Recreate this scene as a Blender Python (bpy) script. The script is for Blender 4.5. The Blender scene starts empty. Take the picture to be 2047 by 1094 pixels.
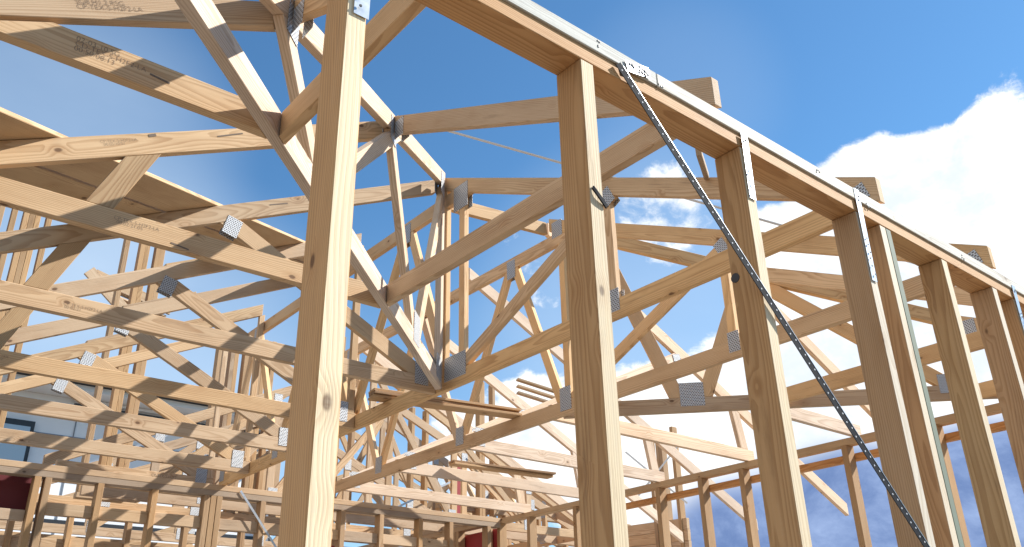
import bpy, bmesh, math, random
from mathutils import Vector, Matrix
random.seed(11)
C = bpy.data.collections.new("Collection"); bpy.context.scene.collection.children.link(C)
S = bpy.context.scene
ZP = 2.7                      # height of the wall plate above the floor slab; frame heights below are measured from it
V = Vector
X, Y, Z = V((1, 0, 0)), V((0, 1, 0)), V((0, 0, 1))

# ------------------------------------------------------------------ node helpers
class NT:
    def __init__(s, tree): s.t = tree; s.n = tree.nodes; s.l = tree.links
    def node(s, typ, **kw):
        n = s.n.new(typ)
        for k, v in kw.items():
            if k.startswith('i_'): s.set(n, k[2:], v)
            else: setattr(n, k, v)
        return n
    def set(s, n, key, v):
        sock = n.inputs[int(key)] if key.isdigit() else n.inputs[key]
        if isinstance(v, bpy.types.NodeSocket): s.l.new(v, sock)
        else: sock.default_value = v
    def m(s, op, a, b=None, c=None, clamp=False):
        n = s.n.new('ShaderNodeMath'); n.operation = op; n.use_clamp = clamp
        for i, v in enumerate((a, b, c)):
            if v is not None: s.set(n, str(i), v)
        return n.outputs[0]
    def vm(s, op, a, b=None, out=0):
        n = s.n.new('ShaderNodeVectorMath'); n.operation = op
        s.set(n, '0', a)
        if b is not None: s.set(n, '1', b)
        return n.outputs[out]
    def ss(s, v, a, b, lo=0.0, hi=1.0):
        n = s.n.new('ShaderNodeMapRange'); n.interpolation_type = 'SMOOTHSTEP'
        for k, q in zip(range(5), (v, a, b, lo, hi)): s.set(n, str(k), q)
        return n.outputs[0]
    def mix(s, f, a, b, bt='MIX'):
        n = s.n.new('ShaderNodeMix'); n.data_type = 'RGBA'; n.blend_type = bt
        s.set(n, '0', f); s.set(n, '6', a); s.set(n, '7', b)
        return n.outputs[2]
    def noise(s, vec, scale, detail=3.0, rough=.55, col=False):
        n = s.n.new('ShaderNodeTexNoise'); s.set(n, 'Vector', vec); s.set(n, 'Scale', scale); s.set(n, 'Detail', detail); s.set(n, 'Roughness', rough)
        return n.outputs[1 if col else 0]
    def mul3(s, v, t): return s.vm('MULTIPLY', v, t)

def new_mat(name):
    m = bpy.data.materials.new(name); m.use_nodes = True
    t = NT(m.node_tree); b = t.n['Principled BSDF']
    return m, t, b

def wood_mat(name, early, late, rough_sawn=0.0, grey=0.0):
    m, t, b = new_mat(name)
    g = t.node('ShaderNodeAttribute', attribute_name='grain').outputs['Vector']
    oi = t.node('ShaderNodeObjectInfo')
    sx = t.node('ShaderNodeSeparateXYZ', i_0=g)
    x, y, z = sx.outputs
    # growth rings about a pith off to one side, bent by slow noise along the length
    w = t.noise(t.mul3(g, (.55, 5, 5)), 1.0, 2.0)
    w2 = t.noise(t.mul3(g, (2.2, 22, 22)), 1.0, 2.0)
    r = t.m('SQRT', t.m('ADD', t.m('MULTIPLY', y, y), t.m('MULTIPLY', z, z)))
    r = t.m('ADD', r, t.m('MULTIPLY', t.m('SUBTRACT', w, .5), .07))
    r = t.m('ADD', r, t.m('MULTIPLY', t.m('SUBTRACT', w2, .5), .010))
    # knots
    vo = t.node('ShaderNodeTexVoronoi', i_Vector=t.mul3(g, (7.5, 13, 13)), i_Scale=1.0)
    d = vo.outputs['Distance']
    rare = t.m('GREATER_THAN', t.node('ShaderNodeSeparateColor', i_0=vo.outputs['Color']).outputs[0], .70)
    # stretch: knots are a couple of centimetres across
    kn = t.m('MULTIPLY', t.ss(d, .15, .07), rare)
    kh = t.m('MULTIPLY', t.ss(d, .48, .08), rare)
    r = t.m('ADD', r, t.m('MULTIPLY', kh, .010))
    wd = t.m('ADD', .0062, t.m('MULTIPLY', t.m('SUBTRACT', t.noise(g, .9, 1.0), .5), .004))
    fr = t.m('FRACT', t.m('DIVIDE', r, wd))
    ring = t.m('MULTIPLY', t.ss(fr, .25, .86), t.ss(fr, 1.0, .93))
    fib = t.noise(t.mul3(g, (7, 420, 420)), 1.0, 2.0)
    blot = t.noise(t.mul3(g, (2.0, 9, 9)), 1.0, 3.0)
    f = t.m('ADD', t.m('MULTIPLY', ring, .50), t.m('MULTIPLY', t.m('SUBTRACT', fib, .5), .55))
    f = t.m('ADD', f, t.m('MULTIPLY', t.m('SUBTRACT', blot, .45), 1.15), clamp=True)
    c = t.mix(f, early + (1,), late + (1,))
    c = t.mix(t.m('MULTIPLY', kn, .85), c, (.10, .045, .02, 1))
    c = t.mix(t.m('MULTIPLY', t.m('SUBTRACT', kh, kn, clamp=True), .25), c, (.33, .16, .06, 1))
    # dirt, pencil smears and blue stain in patches of their own
    st = t.ss(t.noise(t.mul3(g, (2.0, 16, 16)), 1.0, 5.0, .7), .56, .76)
    c = t.mix(t.m('MULTIPLY', st, .55), c, (.20, .12, .065, 1))
    ck = t.m('MULTIPLY', t.ss(t.noise(t.mul3(g, (2.5, 150, 150)), 1.0, 2.0, .5), .70, .76), t.ss(t.noise(t.mul3(g, (1.1, 9, 9)), 1.0, 2.0), .50, .62))
    c = t.mix(t.m('MULTIPLY', ck, .6), c, (.11, .06, .03, 1))
    if rough_sawn:
        saw = t.noise(t.mul3(g, (160, 40, 40)), 1.0, 1.0)
        wv = t.ss(t.noise(t.mul3(g, (3, 60, 60)), 1.0, 4.0, .7), .35, .7)
        c = t.mix(t.m('MULTIPLY', t.m('MULTIPLY', saw, wv), rough_sawn), c, (.50, .47, .42, 1))
    c = t.mix(1.0, c, oi.outputs['Color'], 'MULTIPLY')
    t.set(b, 'Base Color', c)
    t.set(b, 'Roughness', t.m('ADD', .62, t.m('MULTIPLY', fib, .2)))
    t.set(b, 'Specular IOR Level', .25)
    bp = t.node('ShaderNodeBump', i_Strength=.35, i_Distance=.0012)
    t.set(bp, 'Height', t.m('SUBTRACT', t.m('ADD', fib, t.m('MULTIPLY', ring, -.4)), t.m('MULTIPLY', kn, .6)))
    t.set(b, 'Normal', bp.outputs[0])
    return m

M = {}
M['pine'] = wood_mat('pine', (.57, .403, .250), (.33, .190, .094))
M['sawn'] = wood_mat('sawn_pine', (.475, .305, .165), (.28, .152, .068), rough_sawn=.08)
M['edge'] = wood_mat('pale_edge', (.70, .60, .46), (.50, .39, .265), rough_sawn=.5)  # paler tone, set only on the outward faces of the studs
M['white'] = wood_mat('weathered_pine', (.68, .645, .58), (.40, .36, .31), rough_sawn=.75)
M['ply'] = wood_mat('plywood', (.56, .43, .29), (.42, .29, .17))

def simple(name, col, rough=.6, metal=0.0, nscale=0, namp=.15, spec=.4):
    m, t, b = new_mat(name)
    t.set(b, 'Roughness', rough); t.set(b, 'Metallic', metal); t.set(b, 'Specular IOR Level', spec)
    if nscale:
        tc = t.node('ShaderNodeTexCoord').outputs['Object']
        n = t.noise(tc, nscale, 4.0, .6)
        n2 = t.noise(tc, nscale * .13, 3.0, .6)
        f = t.m('MULTIPLY', t.m('ADD', n, n2), .5)
        c = t.mix(f, tuple(max(0, c - namp * c) for c in col) + (1,), tuple(min(1, c + namp * c) for c in col) + (1,))
        t.set(b, 'Base Color', c)
        t.set(b, 'Roughness', t.m('ADD', rough - .08, t.m('MULTIPLY', n, .16)))
    else: t.set(b, 'Base Color', col + (1,))
    return m
M['ink'] = simple('stamp_ink', (.17, .125, .092), .8)
M['nail'] = simple('nail_steel', (.04, .04, .045), .5)
M['zinc'] = simple('zinc', (.50, .53, .56), .38, .85, 60, .25)
M['blacksteel'] = simple('black_steel', (.014, .016, .021), .8, 0, 40, .4, .08)
M['brightdot'] = simple('bright_zinc', (.62, .64, .67), .7, .0, 0, 0, .1)
M['housewall'] = simple('white_render', (.74, .75, .77), .85, 0, 3, .06)
M['houseroof'] = simple('dark_roof', (.045, .05, .06), .5, 0, 5, .3)
M['darkframe'] = simple('dark_frame', (.03, .032, .036), .4)
M['greyclad'] = simple('grey_cladding', (.20, .22, .25), .6, 0, 4, .15)
M['red'] = simple('red_sheathing', (.30, .028, .030), .6, 0, 7, .2)
M['shadedred'] = simple('shaded_red_sheathing', (.12, .016, .020), .6, 0, 7, .2)  # the red sheathing again, with its shade put into a darker colour
M['concrete'] = simple('concrete', (.30, .285, .26), .85, 0, 6, .15)
M['earth'] = simple('earth', (.15, .115, .08), .95, 0, 2.0, .35)
M['green'] = simple('green_treated', (.17, .20, .15), .75, 0, 30, .25)
m, t, b = new_mat('window_glass'); t.set(b, 'Base Color', (.34, .42, .48, 1)); t.set(b, 'Roughness', .04); t.set(b, 'Specular IOR Level', .9); M['glass'] = m  # pale base colour paints the reflected sky into the panes
# pressed toothed plate: rows of punched slots
m, t, b = new_mat('toothed_plate')
g = t.node('ShaderNodeAttribute', attribute_name='grain').outputs['Vector']
sx = t.node('ShaderNodeSeparateXYZ', i_0=g); x, y, z = sx.outputs
row = t.m('DIVIDE', y, .0098); ri = t.m('FLOOR', row); rf = t.m('SUBTRACT', row, ri)
colv = t.m('ADD', t.m('DIVIDE', x, .0150), t.m('MULTIPLY', t.m('MODULO', ri, 2.0), .5)); cf = t.m('FRACT', colv)
sl = t.m('MULTIPLY', t.m('MULTIPLY', t.ss(rf, .10, .2), t.ss(rf, .72, .6)), t.m('MULTIPLY', t.ss(cf, .08, .18), t.ss(cf, .80, .70)))
lip = t.m('MULTIPLY', t.m('MULTIPLY', t.ss(rf, .58, .68), t.ss(rf, .98, .86)), t.m('MULTIPLY', t.ss(cf, .1, .2), t.ss(cf, .95, .82)))
nz = t.noise(g, 90.0, 3.0)
c = t.mix(nz, (.44, .455, .47, 1), (.64, .655, .68, 1))
c = t.mix(t.m('MULTIPLY', lip, .6), c, (.60, .63, .67, 1))
c = t.mix(sl, c, (.085, .06, .045, 1))
t.set(b, 'Base Color', c); t.set(b, 'Metallic', t.m('MULTIPLY', t.m('SUBTRACT', 1.0, sl), .12)); t.set(b, 'Roughness', .42)
bp = t.node('ShaderNodeBump', i_Strength=.9, i_Distance=.002); t.set(bp, 'Height', t.m('SUBTRACT', lip, sl)); t.set(b, 'Normal', bp.outputs[0])
M['plate'] = m

# ------------------------------------------------------------------ object helpers
def W(p): return V((p[0], p[1], p[2] + ZP))          # frame coordinates to world
def link(name, me, mat, parent=None, loc=V((0, 0, 0)), tint=None):
    o = bpy.data.objects.new(name, me); C.objects.link(o); me.materials.append(mat)
    o.location = loc
    if parent:
        o.parent = parent; o.location = loc - tot(parent)
    o.color = (tint or (1, 1, 1)) + (1,) if len(tint or (1, 1, 1)) == 3 else tint
    return o
def tot(o):
    p = V(o.location)
    while o.parent: o = o.parent; p += V(o.location)
    return p
def thing(name, label, cat, base, group=None):
    o = bpy.data.objects.new(name, None); C.objects.link(o); o.location = W(base); o.empty_display_size = .1
    o['label'] = label; o['category'] = cat
    if group: o['group'] = group
    return o
def tag(o, label, cat, group=None):
    o['label'] = label; o['category'] = cat
    if group: o['group'] = group
    return o
def struct(o): o['kind'] = 'structure'; return o
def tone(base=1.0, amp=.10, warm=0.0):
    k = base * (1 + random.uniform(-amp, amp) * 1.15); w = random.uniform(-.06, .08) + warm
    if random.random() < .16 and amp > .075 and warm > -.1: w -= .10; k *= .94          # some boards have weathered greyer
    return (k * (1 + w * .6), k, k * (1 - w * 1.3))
def grain_attr(me, pts):
    a = me.attributes.new('grain', 'FLOAT_VECTOR', 'POINT')
    for i, p in enumerate(pts): a.data[i].vector = p
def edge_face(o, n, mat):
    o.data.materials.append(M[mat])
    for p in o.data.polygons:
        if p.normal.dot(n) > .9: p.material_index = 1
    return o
def finish(bm, o0, d, u, s, bevel, name, mat, parent, tint, slots=None):
    bmesh.ops.recalc_face_normals(bm, faces=bm.faces)
    if bevel: bmesh.ops.bevel(bm, geom=list(bm.edges), offset=bevel, segments=1, affect='EDGES', clamp_overlap=True)
    me = bpy.data.meshes.new(name); bm.to_mesh(me); bm.free()
    ox = random.uniform(0, 40); a = random.uniform(0, 6.28); rr = random.uniform(.03, .13)
    oy, oz = rr * math.cos(a), rr * math.sin(a)
    grain_attr(me, [V((v.co.dot(d) + ox, v.co.dot(u) + oy, v.co.dot(s) + oz)) for v in me.vertices])
    return link(name, me, mat, parent, W(o0), tint)
def beam(name, p0, p1, h, t, side=None, parent=None, mat='pine', c0=None, c1=None, tint=None, bevel=.0022):
    """box timber from p0 to p1 (centre line), h = depth, t = thickness along `side`; c0/c1 = (point, normal) end cut planes"""
    p0, p1 = V(p0), V(p1); d = (p1 - p0).normalized()
    if side is None:
        side = d.cross(Z); side = side if side.length > 1e-3 else V((1, 0, 0))
    s = V(side); s = (s - d * s.dot(d)).normalized(); u = s.cross(d)
    if u.z < -1e-4: u = -u
    bm = bmesh.new(); vs = []
    c0 = c0 or (p0, d); c1 = c1 or (p1, d)
    for (cp, cn) in (c0, c1):
        cp, cn = V(cp), V(cn)
        for a, b_ in ((-1, -1), (1, -1), (1, 1), (-1, 1)):
            q = p0 + u * (a * h / 2) + s * (b_ * t / 2)
            vs.append(bm.verts.new(q + d * ((cp - q).dot(cn) / d.dot(cn)) - p0))
    for f in ((0, 1, 2, 3), (4, 5, 6, 7), (0, 1, 5, 4), (1, 2, 6, 5), (2, 3, 7, 6), (3, 0, 4, 7)):
        bm.faces.new([vs[i] for i in f])
    return finish(bm, p0, d, u, s, bevel, name, M[mat], parent, tint or tone())
def plate(c, n, up, w, h, parent, name='nail_plate', mat='plate', th=.0016, tint=None, gap=.0006):
    n = V(n).normalized(); u = V(up); u = (u - n * u.dot(n)).normalized(); r = u.cross(n)
    c = V(c) + n * (gap + th / 2)
    return beam(name, c - r * (w / 2), c + r * (w / 2), h, th, n, parent, mat, tint=tint or (1, 1, 1), bevel=0)
def boxo(name, x0, x1, y0, y1, z0, z1, mat, parent=None, bevel=.0, tint=None):
    if x1 - x0 >= max(y1 - y0, z1 - z0):
        return beam(name, (x0, (y0 + y1) / 2, (z0 + z1) / 2), (x1, (y0 + y1) / 2, (z0 + z1) / 2), z1 - z0, y1 - y0, Y, parent, mat, tint=tint, bevel=bevel)
    if y1 - y0 >= z1 - z0:
        return beam(name, ((x0 + x1) / 2, y0, (z0 + z1) / 2), ((x0 + x1) / 2, y1, (z0 + z1) / 2), z1 - z0, x1 - x0, X, parent, mat, tint=tint, bevel=bevel)
    return beam(name, ((x0 + x1) / 2, (y0 + y1) / 2, z0), ((x0 + x1) / 2, (y0 + y1) / 2, z1), y1 - y0, x1 - x0, X, parent, mat, tint=tint, bevel=bevel)

# ------------------------------------------------------------------ trusses in their own (u, z) plane
PM, PH = .487, .115            # roof slope and height of its plane over the outer face of the wall
class Truss:
    """O = point of the plane at u=0, U = horizontal direction of u, N = direction of the face seen; m,h = top edge line z = h + m*u"""
    def __init__(s, name, label, cat, O, U, N, th=.035, m=PM, h=PH, group=None, warm=0.0, k=1.0):
        s.O, s.U, s.N, s.th, s.m, s.h = V(O), V(U).normalized(), V(N).normalized(), th, m, h
        s.e = thing(name, label, cat, O, group); s.warm = warm; s.k = k
        s.dn = V((s.U.x * -m, s.U.y * -m, 1)).normalized()     # normal of the roof line
    def P(s, u, z): return s.O + s.U * u + Z * z
    def under(s): return (s.P(0, s.h) - s.dn * .09, s.dn)
    def mem(s, name, a, b, depth=.09, c0=None, c1=None, th=None, tint=None):
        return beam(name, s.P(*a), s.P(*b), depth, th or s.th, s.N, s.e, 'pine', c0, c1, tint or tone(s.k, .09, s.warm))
    def bottom(s, u1, c1=None, u0=None):
        if u0 is None: return s.mem('bottom_chord', (-.03, .045), (u1, .045), c0=(s.under()[0] + s.U * .031, s.dn), c1=c1)
        return s.mem('bottom_chord', (u0, .045), (u1, .045), c1=c1)
    def top(s, u0, u1, c1=None):
        p = s.P(0, s.h) - s.dn * .045
        d = (s.U + Z * s.m)
        return beam('top_chord', p + d * u0, p + d * u1, .09, s.th - .0006, s.N, s.e, 'pine', (s.P(u0, 0), s.U), c1 or (s.P(u1, 0), s.U), tone(s.k, .09, s.warm))
    def web(s, a, b, flat=None, depth=.09):
        """from the bottom chord at a up to the top chord (or a flat chord's underside at height `flat`)"""
        return s.mem('web', a, b, depth, (s.P(0, .0905), Z), (s.P(0, flat), Z) if flat else (s.under()[0] - s.dn * .0005, s.dn), th=s.th - random.uniform(.0012, .004))
    def nail(s, u, z, w=.08, h=.10, ang=0, back=True):
        up = Z * math.cos(ang) + s.U * math.sin(ang)
        plate(s.P(u, z) + s.N * s.th / 2, s.N, up, w, h, s.e)
        if back: plate(s.P(u, z) - s.N * s.th / 2, -s.N, up, w, h, s.e)

HO, HU = .110, .948                    # the near hip stands on the line y = HO + HU*x
HN = V((HU, -1, 0)).normalized(); hy = lambda x: HO + HU * x; hx = lambda y: (y - HO) / HU
# -- right-hand trusses, seen from their -X face
def T_truss(x, label, full=False, uend=None, far=False):
    t = Truss('girder_truss' if full else 'jack_truss', label, 'roof truss', (x + .0175, 0, 0), Y, -X, warm=.08, k=1.08, group='roof trusses resting on the right-hand wall')
    return t
T1 = T_truss(.862, 'shortest jack truss, its ends meeting the diagonal hip truss at the very top left')
T2 = T_truss(1.785, 'jack truss whose end block sticks out over the wall plate beside the steel brace top')
for t, x in ((T1, .862), (T2, 1.785)):
    cut = (V((x + .0175, hy(x + .0175) - .029, 0)), HN)
    t.bottom(x, cut); t.top(-.004, x, cut)
    t.nail(hy(x) - .075, PH + PM * x - .10, .07, .10)
T2.web((.66, .05), (.56, .36)) if False else None
def girder(t, y_end, lab):
    t.bottom(y_end)
    cut = (t.P(2.665, 0), Y); t.top(-.004, 2.665, cut)
    t.mem('flat_top_chord', (2.40, 1.225), (y_end, 1.225), c0=t.under())
    t.k *= 1.15; t.web((1.30, 0), (1.30, .6), depth=.05); t.nail(1.29, .63, .07, .10, .45); t.nail(1.295, .085, .07, .11)  # webs tinted lighter from here, painting in sunlit faces and glare
    t.web((2.46, .12), (1.37, .60), depth=.07)
    nodes = [2.60, 3.70, 4.79, 5.76]; ap = [3.08, 4.25, 5.36]
    for i, a in enumerate(ap):
        t.web((nodes[i] + .03, .09), (a - .035, 1.18), 1.1795, .062); t.web((nodes[i + 1] - .03, .09), (a + .035, 1.18), 1.1795, .062)
        t.nail(a, 1.18, .09, .14); t.nail(nodes[i + 1] - .01, .10, .09, .13)
T3 = T_truss(2.703, 'near full-width girder truss with a big toothed plate where the diagonal hip truss meets it', True)
girder(T3, 5.80, '')
T3.web((2.475, 0), (2.475, 1), depth=.052); T3.mem('web', (2.655, .09), (2.655, 1.30), .052, th=.0325)
T3.nail(2.485, 1.19, .14, .17); T3.nail(2.53, .115, .20, .14)
T4 = T_truss(3.59, 'far full-width girder truss, standing one bay behind the near girder', True)
girder(T4, 5.80, '')
T4.web((2.56, 0), (2.56, 1.3), depth=.052); T4.nail(2.585, 1.30, .10, .12); T4.nail(2.58, .10, .10, .15)
T5 = T_truss(4.5, 'jack truss on the right-hand wall just behind the far girder truss'); T6 = T_truss(5.4, 'last and shortest jack truss at the far end of the right-hand wall')
for t, x, e in ((T5, 4.5, 1.78), (T6, 5.4, .88)):
    cut = (V((x, e, 0)), V((1, 1, 0))); t.bottom(e, cut); t.top(-.004, e, cut)
    t.nail(e - .06, PH + PM * e - .10, .07, .10)
for t in (T3, T4, T5): t.nail(.060, .075, .05, .07, .3)
# -- near hip truss on the 45 degree line
r2 = math.sqrt(2)
rl = math.sqrt(1 + HU * HU)
H1 = Truss('hip_truss', 'sunlit diagonal hip truss running from the top left corner down to the near girder', 'roof truss', (0, HO, 0), V((1, HU, 0)), HN, th=.038, m=PM / rl, h=PH + .010, warm=-.16, k=1.22)  # tint raised and whitened: the sun's glare is put into the colour
H1.bottom(2.67 * rl); H1.top(0, 2.68 * rl)
def hweb(a, b): H1.web((a[0] * rl, a[1]), (b[0] * rl, b[1]), None, .072)
hweb((1.10, .09), (.84, .42)); hweb((1.16, .09), (1.73, .80)); hweb((2.17, .09), (1.78, .85)); hweb((2.24, .09), (2.64, 1.2))
H1.mem('web', (2.655 * rl, .09), (2.655 * rl, 1.29), .07, th=.036)
for q, z, w, h in ((.86, .45, .09, .12), (1.13, .10, .14, .11), (1.77, .89, .10, .13), (2.20, .11, .13, .16), (2.62, 1.30, .09, .14), (2.60, .10, .12, .14)): H1.nail(q * rl, z, w, h)
# -- left-hand jacks, seen from their -Y face
JL = ['topmost ceiling jack on the left, striped by shadows, meeting the hip truss near the top',
      'second jack truss on the left, its stamped chord meeting the hip truss lower down',
      'left jack truss with a bright toothed plate on its rafter above the second chord',
      'left jack truss whose shaded rafter plate sits just under the second chord',
      'jack truss on the left, third above the left wall plate',
      'left jack truss second above the wall plate, ending at a toothed plate',
      'lowest jack truss on the left, lying along the top of the left wall']
JY = [.9, 1.81, 2.71, 3.62, 4.41, 5.21, 5.93]
for i, y in enumerate(JY):
    t = Truss('jack_truss', JL[i], 'roof truss', (0, y + .0175, 0), X, -Y, m=.491, h=.098, group='jack trusses running in from the left', k=1.0)
    e = hx(y) if i < 2 else 2.70
    cut = (V((e, y + .0175, 0)), X) if i >= 2 else (V((hx(y + .0175) - .030, y + .0175, 0)), HN)
    if i == 6: t.mem('bottom_chord', (1.50, .045), (2.70, .045))
    else: t.bottom(e, cut)
    t.top(-.004, e, cut if i < 2 else (V((2.67, y, 0)), X))
    if i >= 1: t.mem('web', (.60, .09), (.72, .36), .09, (t.P(0, .0905), Z), (t.under()[0] - t.dn * .0005, t.dn), .0325, tone(.74, .05, .08))  # dark tint paints in the shade of the valley boards above
    if i >= 2:
        t.web((2.575, .11), (1.43, .67)); t.nail(1.415, .655, .082, .105, .25); t.nail(2.60, .10, .09, .13)
    if i > 2: t.mem('web', (2.672, .0905), (2.672, 1.31), .045, c1=(t.under()[0] - t.dn * .0005, t.dn), th=.0325)
    if 2 < i < 6:
        p = t.P(0, t.h) - t.dn * .012 + Y * .0405
        beam('packer', p + (X + Z * t.m) * 1.40, p + (X + Z * t.m) * 1.86, .07, .045, Y, t.e, 'pine', tint=tone(.85))
    # grade stamps
    t.front = t
    JY[i] = (y, t)
# -- far jacks on the other side of the ridge, falling away to the far wall
FL = {1.81: 'sunlit jack truss beyond the far hip, its tail overhanging the far wall', 2.71: 'sunlit jack truss, the right-hand of two tails hanging against the dark cloud',
      3.62: 'sunlit jack truss, the left-hand of two tails hanging against the dark cloud', 4.50: 'sunlit jack truss with a bright plate on its middle-distance rafter',
      5.36: 'sunlit jack truss lying just inside the left wall at the back'}
for y, lab in FL.items():
    t = Truss('jack_truss', lab, 'roof truss', (6.3, y + .0175, 0), -X, -Y, group='sunlit jack trusses on the far roof slope', warm=-.16, k=1.42)  # paler tint paints in the overexposed sunlight on these chords
    e = 2.675 if y > 2 else y - .03
    cut = (V((6.3 - e, y, 0)), X) if y > 2 else (V((6.3 - e, y, 0)), V((1, 1, 0)))
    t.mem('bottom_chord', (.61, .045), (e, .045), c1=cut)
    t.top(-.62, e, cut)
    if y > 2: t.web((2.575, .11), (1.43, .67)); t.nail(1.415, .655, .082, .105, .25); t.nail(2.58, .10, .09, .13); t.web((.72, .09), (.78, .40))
# -- far hip truss
H2 = Truss('hip_truss', 'far hip truss with two webs meeting at a big plate, running down to the right', 'roof truss', (6.3, 0, 0), V((-1, 1, 0)), V((-1, -1, 0)), th=.040, m=PM / r2, h=PH - .004, warm=.08, k=1.0)
H2.mem('bottom_chord', (.62 * r2, .045), (2.66 * r2, .045)); H2.top(-.5 * r2, 2.66 * r2)
def hweb2(a, b): H2.web((a[0] * r2, a[1]), (b[0] * r2, b[1]))
hweb2((2.155, .10), (2.42, 1.1)); hweb2((2.03, .10), (1.80, .9)); hweb2((1.0, .10), (1.68, .8))
H2.nail(2.09 * r2, .11, .15, .15); H2.nail(1.0 * r2, .10, .11, .12); H2.nail(1.74 * r2, .90, .1, .12)
tie = beam('roof_noggin', (2.742, 2.70, 1.255), (3.588, 2.70, 1.345), .09, .035, Y, None, tint=tone(.9, .05, .05)); tag(tie, 'short timber bridging the tops of the two girder trusses', 'timber')

# -- right-hand wall frame
rw = thing('wall_frame', 'near stud wall with heavy double top plate, running away to the right', 'wall frame', (2.8, .045, -ZP))
XS = [.0, .599, 1.243, 1.880, 2.510, 3.104, 3.529, 3.725, 4.2, 4.8, 5.4]
for i, x in enumerate(XS):
    if x == 3.725: tn = tone(.9)
    dx = random.uniform(-.002, .002)
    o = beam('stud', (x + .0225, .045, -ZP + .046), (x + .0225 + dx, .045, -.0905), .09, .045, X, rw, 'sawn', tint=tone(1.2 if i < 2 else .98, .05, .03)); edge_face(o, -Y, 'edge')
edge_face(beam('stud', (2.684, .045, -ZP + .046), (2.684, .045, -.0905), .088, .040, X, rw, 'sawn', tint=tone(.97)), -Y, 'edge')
beam('packer', (2.7225, .040, -ZP + .046), (2.7225, .040, -.0905), .078, .034, X, rw, 'green', tint=(1, 1, 1))
boxo('top_plate', -.1, 5.70, .0, .09, -.0895, -.0455, 'pine', rw, .002, (.98, .80, .58))
boxo('top_plate', -.1, 1.528, -.006, .09, -.045, -.0005, 'white', rw, .002, (.84, .88, .90))
boxo('top_plate', 1.5305, 5.70, -.006, .09, -.045, -.0005, 'white', rw, .002, (.95, .95, .93))
boxo('bottom_plate', -.1, 5.70, .0, .09, -ZP + .0005, -ZP + .045, 'pine', rw, .002)
# straps, plates and nails on the wall's outer face
def nails(pts, parent, y=-.0018, r=.0035):
    bm = bmesh.new()
    c = V(pts[0])
    for p in pts:
        mt = Matrix.Translation(V(p) - c + V((0, y, 0))) @ Matrix.Rotation(math.pi / 2, 4, 'X')
        bmesh.ops.create_cone(bm, segments=7, radius1=r, radius2=r * .8, depth=.002, cap_ends=True, matrix=mt)
    me = bpy.data.meshes.new('nail_heads'); bm.to_mesh(me); bm.free()
    return link('nail_heads', me, M['nail'], parent, W(c))
def strap(x, ztop, zbot, lean=0.0, w=.030):
    o = beam('tie_strap', (x + lean, -.0075, ztop), (x, -.0032 if lean == 0 else -.0075, zbot), w, .0014, Y, rw, 'zinc', tint=(1, 1, 1), bevel=0)
    nails([(x + lean * (1 - f) + random.uniform(-.007, .007), -.0085, ztop + (zbot - ztop) * f) for f in (.08, .12, .55, .62, .70, .77, .85, .93)], o, -.0006)
strap(1.905, -.045, -.262); strap(2.532, -.002, -.345); strap(3.745, -.03, -.26); strap(.630, -.01, -.300, 0, .034)
for x0, z0 in ((1.30, -.018), (1.545, -.03), (2.30, -.02), (2.60, -.05), (3.3, -.03)):
    nails([(x0 + random.uniform(-.015, .015), -.006, z0 + random.uniform(-.012, .012)) for _ in range(4)], rw, -.0008, .003)
# bent nail plate peeled off the second stud
bm = bmesh.new(); pr = None
for i in range(9):
    a = i / 8; p = V((1.252 + .042 * a - .008 * math.sin(a * 3.1), -.001 - .004 * math.sin(a * 3.1), -.462 - .034 * a - .004 * a * a)); q = V((.004, 0, .0075))
    cur = [bm.verts.new(p + q * .6), bm.verts.new(p - q * .6), bm.verts.new(p - q * .6 + V((0, -.004, 0))), bm.verts.new(p + q * .6 + V((0, -.004, 0)))]
    if pr:
        for j in range(4): bm.faces.new([pr[j], pr[(j + 1) % 4], cur[(j + 1) % 4], cur[j]])
    else: bm.faces.new(cur)
    pr = cur
bm.faces.new(pr[::-1]); bmesh.ops.recalc_face_normals(bm, faces=bm.faces)
me = bpy.data.meshes.new('bent_nail'); bm.to_mesh(me); bm.free(); link('bent_nail', me, M['blacksteel'], rw, W(V((0, 0, 0))))
# drilled hole through the stud under the brace: a dark bored plug seen from its side
bm = bmesh.new(); bmesh.ops.create_cone(bm, segments=20, radius1=.014, radius2=.014, depth=.0465, cap_ends=True, matrix=Matrix.Rotation(math.pi / 2, 4, 'Y'))
me = bpy.data.meshes.new('bored_hole'); bm.to_mesh(me); bm.free(); link('bored_hole', me, M['nail'], rw, W(V((1.9025, .076, -.487))))

# -- black perforated steel angle brace across the studs
br = thing('steel_brace', 'black perforated steel angle brace slanting down across the outside of the studs', 'steel brace', (1.37, -.01, -.05))
a0, a1 = V((1.372, -.0095, -.050)), V((3.90, -.0095, -2.62)); bd = (a1 - a0).normalized(); bu = V((-bd.z, 0, bd.x)); bu = bu if bu.z > 0 else -bu
beam('flange', a0, a1, .024, .002, Y, br, 'blacksteel', tint=(1, 1, 1), bevel=0)
beam('flange', a0 + bu * .0128 + V((0, -.0010, 0)) + bd * .012, a1 + bu * .0128 + V((0, -.0010, 0)), .0016, .002, Y, br, 'zinc', tint=(.6, .62, .65), bevel=0)
bm = bmesh.new(); n = 0; L = (a1 - a0).length
for k in range(int(L / .0245)):
    p = a0 + bd * (.02 + k * .0245) + bu * (.0035 if k % 2 else -.0030) + V((0, -.0014, 0)) - a0
    bmesh.ops.create_cone(bm, segments=8, radius1=.0029, radius2=.0022, depth=.001, cap_ends=True, matrix=Matrix.Translation(p) @ Matrix.Rotation(math.pi / 2, 4, 'X'))
me = bpy.data.meshes.new('punched_dimples'); bm.to_mesh(me); bm.free(); link('punched_dimples', me, M['brightdot'], br, W(a0))
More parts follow.
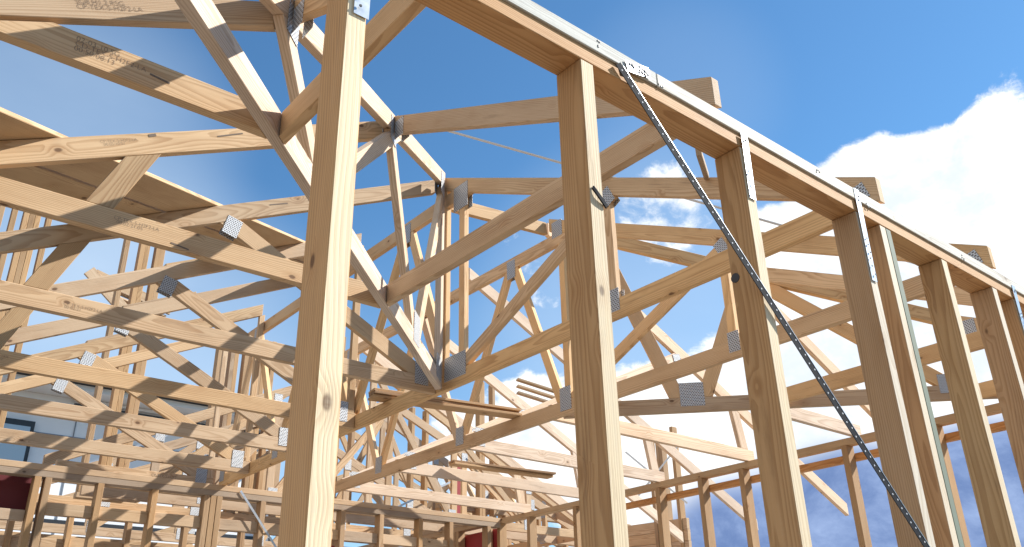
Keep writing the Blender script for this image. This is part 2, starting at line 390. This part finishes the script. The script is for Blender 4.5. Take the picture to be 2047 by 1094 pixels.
beam('bent_end', (1.405, -.0095, -.040), (1.495, -.0095, -.022), .034, .0016, Y, br, 'zinc', tint=(.85, .88, .9), bevel=0)
nails([(1.45 + random.uniform(-.035, .045), -.0105, -.031 + random.uniform(-.014, .014)) for _ in range(16)], br, -.001, .0045)

# -- thin galvanised strap over the roof slope
p0, p1 = V((1.80, 1.775, PH + PM * 1.775 + .004)), V((4.53, .215, PH + PM * .215 + .004))
o = beam('strap_brace', p0, p1, .005, .030, (p1 - p0).cross(V((0, -PM, 1))), None, 'brightdot', tint=(1, 1, 1), bevel=0); tag(o, 'thin galvanised strap stretched over the right-hand roof trusses against the blue sky', 'metal strap')
o = beam('batten', (2.385, .50, .355), (2.70, .70, .46), .035, .022, None, None, tint=(.62, .64, .68)); tag(o, 'small grey batten standing on the near girder behind the steel brace', 'timber')

# -- valley boards laid on the left roof slope
vd = V((1, 1, .491)).normalized(); vn = V((-.491, 0, 1)).normalized(); vv = vn.cross(vd).normalized()
if vv.y < 0: vv = -vv
base = V((0, 1.385, .098))
for k, (w, off, a, b_, lab) in enumerate(((.185, 0, -.35, 3.05, 'front valley board with a sunlit edge lying slantwise on the left rafters'), (.14, .190, -.35, 2.95, 'middle board of the slanting valley boards on the left rafters'), (.14, .336, -.35, 2.8, 'rear board of the slanting valley boards on the left rafters'))):
    c = base + vv * (off + w / 2 + k * .008) + vn * .0125
    L = V((1, 1, .491)).length
    o = beam('valley_board', c + vd * (a * L), c + vd * (b_ * L), .021, w, vv, None, 'pine', tint=tone(.88 - .08 * k, .06, .05)); tag(o, lab, 'board', 'valley boards')

# -- stacks of loose boards lying over the trusses
def board_stack(name, lab, x0, y0, x1, y1, z, n, w, grp):
    d = V((x1 - x0, y1 - y0, 0)).normalized(); s = V((-d.y, d.x, 0))
    for k in range(n):
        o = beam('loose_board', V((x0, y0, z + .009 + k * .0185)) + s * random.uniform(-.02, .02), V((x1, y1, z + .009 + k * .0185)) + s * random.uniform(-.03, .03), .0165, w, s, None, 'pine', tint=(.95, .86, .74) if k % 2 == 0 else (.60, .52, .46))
        tag(o, lab[k], 'board', grp)
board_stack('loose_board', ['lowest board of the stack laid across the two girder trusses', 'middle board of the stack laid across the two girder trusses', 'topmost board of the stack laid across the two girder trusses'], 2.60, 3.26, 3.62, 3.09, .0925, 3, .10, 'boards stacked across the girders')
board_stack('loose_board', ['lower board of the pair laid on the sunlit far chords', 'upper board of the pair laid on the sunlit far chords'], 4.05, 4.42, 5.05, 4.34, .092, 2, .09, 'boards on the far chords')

# -- far wall frame (x = 5.6), with its orange ribbon plate
fw = thing('wall_frame', 'far stud wall against the dark cloud, with an orange rail below its top plate', 'wall frame', (5.65, 2.9, -ZP))
boxo('top_plate', 5.60, 5.69, .0, 5.80, -.045, -.0005, 'pine', fw, .002, tone(.95, .02, .06))
beam('ribbon_rail', (5.715, -.0, -.1175), (5.715, 4.35, -.1175), .05, .045, X, fw, 'pine', tint=(1.1, .82, .56))
for y in (.62, 1.25, 1.89, 2.77, 3.17, 3.62, 4.63, 5.28, 5.74): beam('stud', (5.645, y + .0225, -ZP + .046), (5.645, y + .0225, -.0455), .045, .09, X, fw, 'sawn', tint=tone(.92, .06, .04))
boxo('bottom_plate', 5.60, 5.69, .0, 5.80, -ZP + .0005, -ZP + .045, 'pine', fw, .002)
# -- left wall frame (y = 5.72)
lw = thing('wall_frame', 'left stud wall under the jack trusses, with noggings between its studs', 'wall frame', (3.0, 5.77, -ZP))
boxo('top_plate', -.1, 5.597, 5.72, 5.81, -.045, -.0005, 'pine', lw, .002, tone(.9))
boxo('top_plate', -.1, 5.597, 5.722, 5.812, -.0905, -.0455, 'pine', lw, .002, tone(.82))
LS = [.3, .9, 1.335, 1.405, 1.765, 2.165, 2.575, 2.625, 2.675, 3.05, 3.40, 3.80, 4.195, 4.62, 4.97, 5.43]
for x in LS:
    d_ = .0 if x in (1.335, 1.405) else .02
    beam('stud', (x + .0225, 5.766, -ZP + .046), (x + .0225, 5.766, -.091), .09, .045, X, lw, 'sawn', tint=tone(.95, .08))
for a, b_ in zip(LS[:-1], LS[1:]):
    if b_ - a > .12 and a > 1.3:
        zz = -.345 if a < 4.9 else -.26
        if a < 4.9: beam('nogging', (a + .0455, 5.77, zz + .045), (b_ - .0005, 5.77, zz + .045), .085, .045, Y, lw, 'pine', tint=tone(.98))
        beam('nogging', (a + .0455, 5.78, -.86), (b_ - .0005, 5.78, -.86), .09, .045, Y, lw, 'pine', tint=tone(.9))
boxo('bottom_plate', -.1, 5.597, 5.72, 5.81, -ZP + .0005, -ZP + .045, 'pine', lw, .002)
o = beam('strap_brace', (2.86, 5.712, -.03), (4.1, 5.712, -1.5), .018, .0016, Y, None, 'zinc', tint=(1, 1, 1), bevel=0); tag(o, 'bright galvanised brace strip slanting down the left wall beside the front stud', 'metal strap')
o = boxo('sheathing_panel', .3, 1.38, 5.868, 5.880, -.34, -.06, 'shadedred', None); tag(o, 'shaded red sheathing panel standing behind the left wall plate at the left edge', 'wall panel')
o = beam('lintel', (.3, 5.79, -.36), (1.33, 5.79, -.36), .075, .045, Y, None, 'pine', tint=tone(.95)); tag(o, 'short timber head under the shaded red panel at the left edge', 'timber')

# ------------------------------------------------------------------ the rest of the house frame behind the left wall
def stud_wall(lab, x0, x1, y, z0, z1, sp, nog=(), seed=0, axis='x', top2=True, plates=True):
    rnd = random.Random(seed)
    e = thing('wall_frame', lab, 'wall frame', ((x0 + x1) / 2 if axis == 'x' else y, y if axis == 'x' else (x0 + x1) / 2, z0), 'wall frames deeper in the house')
    mp = (lambda u, w, z: (u, y + w, z)) if axis == 'x' else (lambda u, w, z: (y + w, u, z))
    sd = X if axis == 'x' else Y; sn = Y if axis == 'x' else X
    if plates: beam('top_plate', mp(x0, 0, z1 - .0225), mp(x1, 0, z1 - .0225), .045, .09, sn, e, tint=tone(.92))
    if top2: beam('top_plate', mp(x0, .002, z1 - .068), mp(x1, .002, z1 - .068), .0445, .09, sn, e, tint=tone(.85))
    zt_ = z1 - (.0905 if top2 else .0455)
    beam('bottom_plate', mp(x0, 0, z0 + .0225), mp(x1, 0, z0 + .0225), .045, .09, sn, e, tint=tone(.9))
    zj = 0; u = x0 + .03; us = []
    while u < x1:
        us.append(u); beam('stud', mp(u, 0, z0 + .046), mp(u + rnd.uniform(-.004, .004), 0, zt_), .09, .045, sd, e, 'sawn', tint=tone(.98, .1)); 
        if rnd.random() < .25 and u + .05 < x1: beam('stud', mp(u + .047, 0, z0 + .046), mp(u + .047, 0, zt_), .089, .045, sd, e, 'sawn', tint=tone(.95, .1))
        u += sp * rnd.uniform(.8, 1.12)
    for zz in nog:
        for a, b_ in zip(us[:-1], us[1:]):
            beam('nogging', mp(a + .024, .005, zz + rnd.uniform(-.03, .03)), mp(b_ - .024, .005, zz + rnd.uniform(-.0, .0)), .09, .045, sn, e, tint=tone(.95))
    return e
stud_wall('inner stud wall just beyond the left wall, seen between its studs', .6, 5.2, 7.3, -ZP, -.0, .52, (-.33, -1.0), 3)
stud_wall('second inner stud wall beyond the left wall, with low noggings', -.2, 7.4, 9.2, -ZP, .02, .75, (-.9,), 4)
stud_wall('cross wall of studs running away behind the corner of the two walls', 5.95, 9.1, 5.64, -ZP, .055, .5, (-.62,), 6, 'y')
stud_wall('tall upper stud wall with close studs standing high at the far left', 0.70, 1.32, 7.0, .02, 2.90, .115, (), 7)
stud_wall('tall pair of studs with head and foot pieces rising behind the second left jack', 1.92, 2.32, 7.0, .02, 2.75, .17, (), 8, top2=False, plates=False)
stud_wall('tall narrow stud bundle rising between the far jack trusses and the front stud', 3.12, 3.75, 7.4, .02, 2.02, .16, (), 9, top2=False, plates=False)
stud_wall('tall stud pier seen just right of the front stud', 4.62, 5.05, 7.5, .02, 2.32, .20, (), 10, top2=False, plates=False)
stud_wall('slim stud pier left of the boards stacked on the girders', 5.70, 5.95, 7.6, .02, 1.66, .20, (), 14, top2=False, plates=False)
stud_wall('slim stud pier rising right of the boards stacked on the girders', 6.74, 7.04, 7.6, .02, 2.2, .22, (), 15, top2=False, plates=False)
stud_wall('dark stud pier standing beyond the far wall, against the bright cloud', 5.35, 5.80, 8.0, -.3, 1.28, .19, (), 12, 'y', top2=False, plates=False)
stud_wall('outlying stud wall beyond the far wall corner', 6.2, 9.6, 7.7, -ZP, .55, .55, (-.4, .2), 13)
# main roof trusses behind
def main_truss(y, lab, x0, span, m, k, ax='x', z0=0):
    t = Truss('roof_truss', lab, 'roof truss', (x0, y, z0) if ax == 'x' else (y, x0, z0), X if ax == 'x' else Y, -Y if ax == 'x' else -X, m=m, h=.11, group='main roof trusses behind the left wall', k=k)
    hf = span / 2; zt = .11 + m * hf
    t.mem('bottom_chord', (0.0, .045), (span, .045))
    t.top(.18, hf)
    r = Truss.__new__(Truss); r.__dict__.update(t.__dict__); r.O = t.O + t.U * span; r.U = -t.U; r.dn = V((t.U.x * m, t.U.y * m, 1)).normalized(); r.top(.18, hf - .001)
    n = max(3, int(hf / .8)); st = hf / n
    for i in range(1, n + 1):
        z = .11 + m * (i * st)
        for q in (t, r):
            if i < n or q is t: q.web((i * st, .09), (i * st + .001, z - .1), depth=.07)
            if i < n: q.web((i * st + .06, .10), ((i + 1) * st - .05, z + m * st - .14), depth=.07)
            if i < n: q.nail(i * st, z - .11, .08, .12, 0, False); q.nail(i * st + .03, .09, .09, .12, 0, False)
    return t
ML = ['first of the main roof trusses, right behind the left wall', 'second of the main roof trusses behind the left wall', 'third of the main roof trusses behind the left wall', 'hindmost of the main roof trusses behind the left wall']
for (y, x0, sp, m, k), lab in zip(((6.75, 1.9, 6.0, .42, .98), (7.9, 2.3, 6.4, .46, .95), (8.9, 1.6, 7.6, .42, 1.0), (10.2, 3.2, 7.4, .40, .95)), ML): main_truss(y, lab, x0, sp, m, k)
main_truss(7.3, 'roof truss turned crosswise behind the far wall, nearest of the crosswise ones', 6.1, 5.2, .45, 1.0, 'y')
main_truss(8.4, 'roof truss turned crosswise behind the far wall, hindmost of the crosswise ones', 6.3, 5.6, .42, 1.05, 'y')
main_truss(6.30, 'roof truss standing close behind the left wall, nearest of its kind to the jacks', 1.30, 6.2, .47, 1.0)
main_truss(7.35, 'lower roof truss squeezed between the first and second main roof trusses', 1.4, 5.0, .44, 1.0)
# small boarded soffit corner high at the left
sf = thing('soffit_corner', 'small boarded eave corner hanging between the left jack trusses', 'eave', (2.2, 9.0, 2.6))
beam('fascia', (2.05, 8.9, 2.95), (2.65, 8.9, 2.45), .14, .03, Y, sf, 'pine', tint=tone(1.0)); beam('fascia', (2.13, 8.92, 2.93), (3.1, 9.1, 2.78), .13, .03, None, sf, 'pine', tint=tone(.75, .05, .06))
for k in range(4): beam('slat', (2.2 + .1 * k, 8.97 + .02 * k, 2.84 - .085 * k), (3.05, 9.1 + .05 * k, 2.74 - .05 * k), .02, .10, None, sf, 'pine', tint=tone(.8 + .35 * (k % 2)))
# roof boards of a neighbouring low roof, seen behind the far girder
for k, lab in enumerate(('upper one of three long sloping roof boards over the middle distance', 'centre one of three long sloping roof boards over the middle distance', 'lower one of three long sloping roof boards over the middle distance')):
    o = beam('roof_board', (6.62, 6.62, 1.90 - .085 * k), (7.45, 6.36, 1.72 - .085 * k), .026, .07, None, None, 'pine', tint=tone(.95 + .3 * (k == 1))); tag(o, lab, 'board', 'long roof boards in the middle distance')
# stacked wide planks past the far wall
pk = [beam('wide_plank', (8.0, 6.9, .16 - .125 * k), (8.0, 5.30, .10 - .125 * k), .122, .05, X, None, 'pine', tint=tone(1.1, .05)) for k in range(3)]
for k, o in enumerate(pk): tag(o, ('topmost wide plank', 'middle wide plank', 'lowest wide plank')[k] + ' of the stack seen past the far wall', 'plank', 'wide planks past the far wall')
# red sheathing deeper in
def redp(x0, x1, y0, y1, z0, z1, lab):
    o = boxo('sheathing_panel', x0, x1, y0, y1, z0, z1, 'red'); tag(o, lab, 'wall panel', 'red sheathing panels')
redp(5.70, 5.712, 5.85, 6.64, -2.6, -.066, 'large red sheathing panel on the cross wall near the bottom edge')
redp(3.70, 4.15, 5.90, 5.912, -1.2, -.37, 'small red sheathing panel just right of the front stud')
redp(6.36, 6.50, 7.56, 7.572, -.1, 1.0, 'narrow upright red panel between studs in the middle distance')
# thin strap braces crossing in the back
SB = [((5.2, 7.2, .25), (6.2, 7.2, .75)), ((6.2, 6.6, 1.1), (7.4, 6.6, .25)), ((7.7, 5.9, .35), (7.9, 5.2, 1.0)), ((7.7, 5.9, 1.0), (7.9, 5.2, .3)), ((2.0, 8.8, .5), (3.2, 8.8, 1.15)), ((3.3, 8.6, 1.1), (4.2, 8.6, .35))]
SL = ['thin dark strap in the gap right of the front stud', 'thin dark strap sloping down under the sunlit far chords', 'pale strap rising to the right past the far wall', 'pale strap falling to the right past the far wall', 'thin strap rising in front of the white house wall', 'thin strap falling in front of the white house wall']
for (a, b_), l in zip(SB, SL): tag(beam('strap_brace', a, b_, .022, .002, None, None, 'zinc', tint=(.8, .85, .9), bevel=0), l, 'metal strap')

# -- white house behind
hs = thing('white_house', 'white two storey house with dark roof edge standing behind the timber frame', 'house', (3.5, 15, -ZP))
boxo('wall', -4.0, 7.05, 14.2, 20, -ZP, 2.95, 'housewall', hs, 0, (1, 1, 1))
beam('roof', (-4.5, 13.6, 3.10), (7.6, 13.6, 3.10), .10, .30, Y, hs, 'houseroof', tint=(1, 1, 1)); 
bm = bmesh.new(); vs = [bm.verts.new(V(p)) for p in ((-4.5, 13.5, 3.16), (7.6, 13.5, 3.16), (4.5, 17, 4.0), (-1.5, 17, 4.0), (-4.5, 20.6, 3.16), (7.6, 20.6, 3.16))]
for f in ((0, 1, 2, 3), (1, 5, 2), (5, 4, 3, 2), (4, 0, 3), (0, 4, 5, 1)): bm.faces.new([vs[i] for i in f])
me = bpy.data.meshes.new('roof'); bm.to_mesh(me); bm.free(); link('roof', me, M['houseroof'], hs, W(V((0, 0, 0))))
for k in range(5): beam('louvre', (3.3, 14.12 - .02 * k, 3.02 - .1 * k), (7.0, 14.12 - .02 * k, 3.02 - .1 * k), .05, .03, Y, hs, 'houseroof' if k % 2 == 0 else 'housewall', tint=(1, 1, 1)) if k < 3 else None
boxo('soffit', -4.2, 7.3, 13.65, 14.2, 2.952, 3.04, 'housewall', hs, 0)
for (x0, x1, z0, z1) in ((2.30, 2.80, 1.3, 2.46), (.2, 1.2, 1.3, 2.46), (4.3, 4.9, -.6, .5)):
    f = boxo('window', x0, x1, 14.13, 14.199, z0, z1, 'darkframe', hs, 0)
    g_ = boxo('pane', x0 + .06, x1 - .06, 14.10, 14.129, z0 + .06, z1 - .10, 'glass', f, 0)
boxo('downpipe', 6.80, 6.93, 14.06, 14.19, -ZP, 2.95, 'greyclad', hs, 0)
boxo('band', -4.0, 7.05, 14.17, 14.199, .92, .98, 'darkframe', hs, 0)
for zb_ in (-.45, .25, 1.62, 2.30): boxo('cladding_joint', -4.0, 6.79, 14.188, 14.1995, zb_, zb_ + .018, 'greyclad', hs, 0)
for x_ in (-.6, 1.6, 3.4, 5.6): boxo('cladding_joint', x_, x_ + .016, 14.186, 14.1995, -ZP, 2.95, 'greyclad', hs, 0)

# -- ground and slab
def sheet(name, x0, x1, y0, y1, z, mat):
    bm = bmesh.new(); bm.faces.new([bm.verts.new(V(p)) for p in ((x0, y0, 0), (x1, y0, 0), (x1, y1, 0), (x0, y1, 0))])
    me = bpy.data.meshes.new(name); bm.to_mesh(me); bm.free(); return struct(link(name, me, M[mat], None, V((0, 0, z))))
sheet('ground', -900, 900, -900, 900, -.20, 'earth')
bm = bmesh.new(); bmesh.ops.create_cube(bm, size=1); me = bpy.data.meshes.new('floor_slab'); bm.to_mesh(me); bm.free()
o = struct(link('floor_slab', me, M['concrete'], None, V((4.7, 5.7, -.13)))); o.scale = (10.2, 11.6, .26)

# ------------------------------------------------------------------ stamps on the timber
def stamp(lines, t, u, z, size, slope, N=None, mirror=False):
    cu = bpy.data.curves.new('grade_stamp', 'FONT'); cu.body = lines; cu.size = size; cu.space_line = .72; cu.extrude = 0; cu.offset = -.0004
    ob = bpy.data.objects.new('tmp', cu); C.objects.link(ob); bpy.context.view_layer.update()
    me = bpy.data.meshes.new_from_object(ob.evaluated_get(bpy.context.evaluated_depsgraph_get())); bpy.data.objects.remove(ob)
    d = (t.U + Z * slope).normalized(); 
    n = t.N; u_ = n.cross(d) 
    if u_.z < 0: d = d; u_ = -u_
    p = t.P(u, z) + n * (t.th / 2 + .0008)
    mt = Matrix((d, u_, n)).transposed()
    for v in me.vertices: v.co = mt @ v.co
    par = [c for c in t.e.children if c.name.startswith('top_chord' if slope else 'bottom_chord')][0]
    me.name = 'grade_stamp'; return link('grade_stamp', me, M['ink'], par, W(p))
def dash(t, u0, z0, u1, z1, w=.006):
    par = [c for c in t.e.children if c.name.startswith('bottom_chord' if z0 < .09 else 'top_chord')][0]
    n = t.N * (t.th / 2 + .0009)
    beam('crayon_mark', t.P(u0, z0) + n, t.P(u1, z1) + n, w, .0004, t.N, par, 'ink', tint=(1, 1, 1), bevel=0)
t1, t2, t3, t4, t5 = [JY[i][1] for i in range(5)]
stamp('02-03-10 SG\nCD-TEX-S-H2F2-LA\n00:50/08:13', t1, .28, .062, .022, 0); dash(t1, .475, .046, .53, .040)
stamp('CP-TEX-S-H2F2-LA\n  00:05/10:01', t2, .56, .098 + .491 * .56 - .035, .017, .491); dash(t2, .98, .543, 1.08, .60); dash(t2, .72, .437, .745, .452, .012)
stamp('CP-TEX-S-H2F2-LA\n  00:02/21:05', t2, .655, .052, .020, 0); dash(t2, .866, .02, .935, .012)
stamp('CP-TEX-S-H2F2-LA\n 00:02/21', t3, .72, .042, .020, 0); dash(t3, 1.60, .85, 1.70, .895)
stamp('-CP-TEX\n 00:02', t4, .62, .05, .020, 0); stamp('CP-TEX-S-H2F2', JY[6][1], 2.2, .05, .03, 0)
stamp('SG8 H1.2 RSG\nCP-TEX-S-H2F2-LA', t1, .26, .098 + .491 * .26 - .05, .022, .491)

# ------------------------------------------------------------------ camera
f_px, pitch, yaw, roll, dcam, zb = 1726.7494, math.radians(25.30818), math.radians(49.91202), math.radians(-1.31209), 1.1943647, 1.3997963
F = V((math.cos(pitch) * math.cos(yaw), math.cos(pitch) * math.sin(yaw), math.sin(pitch)))
rt = V((math.sin(yaw), -math.cos(yaw), 0)); up = rt.cross(F)
R_ = rt * math.cos(roll) + up * math.sin(roll); U_ = rt * -math.sin(roll) + up * math.cos(roll)
cam = bpy.data.cameras.new('camera'); co = bpy.data.objects.new('camera', cam); C.objects.link(co)
mt = Matrix((R_, U_, -F)).transposed().to_4x4(); mt.translation = V((0, -dcam, ZP - (zb + .09))); co.matrix_world = mt
cam.sensor_width = 36; cam.lens = f_px / 2047 * 36; cam.clip_start = .05; cam.clip_end = 3000
S.camera = co

# ------------------------------------------------------------------ light
SKYT = (.93, 1.50, 1.78)
BLOBS = ((2250, 560, 430, .62), (1900, 600, 380, .6), (1790, 470, 210, .42), (1950, 400, 190, .3), (1700, 780, 330, .42), (2000, 900, 420, .5), (1330, 425, 150, .42), (1600, 520, 160, .30), (1720, 400, 150, .32), (1500, 410, 90, .2), (1420, 870, 260, .42), (1180, 860, 210, .40), (1000, 880, 190, .34), (800, 930, 200, .25), (1600, 560, 170, .2), (1080, 580, 90, .20), (1040, 480, 80, .15), (1990, 145, 90, .16), (1250, 1000, 250, .3))
VEIL = ((90, 300, 380, .32), (300, 740, 420, .36), (1350, 200, 240, .10), (1300, 640, 420, .35))
DARK = ((1620, 1165, 330, .78), (1900, 1170, 360, .8), (2200, 1140, 380, .7), (1400, 1200, 260, .5))
sd = V((2.2, -1, 1.98)).normalized()
el = math.asin(sd.z); az = math.atan2(sd.x, sd.y)
sun = bpy.data.lights.new('sun', 'SUN'); sun.energy = 5.0; sun.angle = math.radians(.5); sun.color = (1, .97, .91)
so = bpy.data.objects.new('sun', sun); C.objects.link(so); so.rotation_euler = sd.to_track_quat('Z', 'Y').to_euler()
w = bpy.data.worlds.new('World'); S.world = w; w.use_nodes = True
t = NT(w.node_tree); bg = t.n['Background']
sky = t.node('ShaderNodeTexSky', sky_type='NISHITA', sun_disc=False, sun_elevation=el, sun_rotation=az, air_density=1.0, dust_density=.15, ozone_density=1.6)
D = t.vm('NORMALIZE', t.node('ShaderNodeTexCoord').outputs['Generated'])
def pix(u, v): return (F + R_ * ((u - 1023.5) / f_px) - U_ * ((v - 547) / f_px)).normalized()
def blob(u, v, r, a):
    dd = t.vm('DOT_PRODUCT', D, tuple(pix(u, v)), out=1)
    r = r / f_px
    return t.m('MULTIPLY', t.ss(dd, math.cos(r), 1.0), a)
DX = t.node('ShaderNodeSeparateXYZ', i_0=D)
# clouds: fractal noise on the sky dome, thickened in the quarter of the sky where the bank stands
warp = t.vm('MULTIPLY', t.vm('SUBTRACT', t.noise(D, 5.0, 4.0, .6, True), (.5, .5, .5)), (.09, .09, .09))
pn = t.vm('ADD', t.vm('ADD', t.mul3(D, (1, 1, 1.5)), warp), (3.1, 1.7, .4))
n1 = t.noise(pn, 8.5, 12.0, .66)
n2 = t.noise(t.mul3(D, (1, 1, 2.0)), 2.6, 5.0, .55)
def summ(L):
    r = None
    for q in L: q = blob(*q); r = q if r is None else t.m('ADD', r, q)
    return r
bias = t.m('ADD', summ(BLOBS), t.ss(t.vm('DOT_PRODUCT', D, tuple(V((-.93, -.05, .36)).normalized()), out=1), .62, .95, 0, .5))  # second term: unseen cloud bank out of frame, added to brighten -X faces
den = t.m('ADD', t.m('ADD', t.m('MULTIPLY', n1, .85), t.m('MULTIPLY', n2, .2)), bias)
cl = t.ss(den, .77, .91)
veil = summ(VEIL)
thin = t.m('MULTIPLY', t.m('ADD', t.m('MULTIPLY', veil, t.m('ADD', .45, t.m('MULTIPLY', n2, 1.1))), t.ss(DX.outputs[2], .52, .06, 0, .35)), 1.0, clamp=True)
dk = t.m('MULTIPLY', summ(DARK), t.m('ADD', .45, t.m('MULTIPLY', n1, 1.0)), clamp=True)
skyc = t.mix(1.0, sky.outputs[0], SKYT + (1,), 'MULTIPLY')
white = t.mix(t.ss(n1, .35, .62), (9.0, 9.8, 10.8, 1), (13.0, 13.0, 12.8, 1))
c = t.mix(thin, skyc, (7.6, 9.3, 11.2, 1))
c = t.mix(cl, c, white)
c = t.mix(t.ss(dk, .25, .75), c, t.mix(t.ss(n1, .3, .7), (1.7, 2.7, 5.4, 1), (4.2, 5.6, 8.8, 1)))
t.set(bg, 'Color', c); t.set(bg, 'Strength', .052)
S.view_settings.view_transform = 'Standard'; S.view_settings.look = 'None'; S.view_settings.exposure = .95; S.view_settings.gamma = 1
S.render.engine = 'CYCLES'
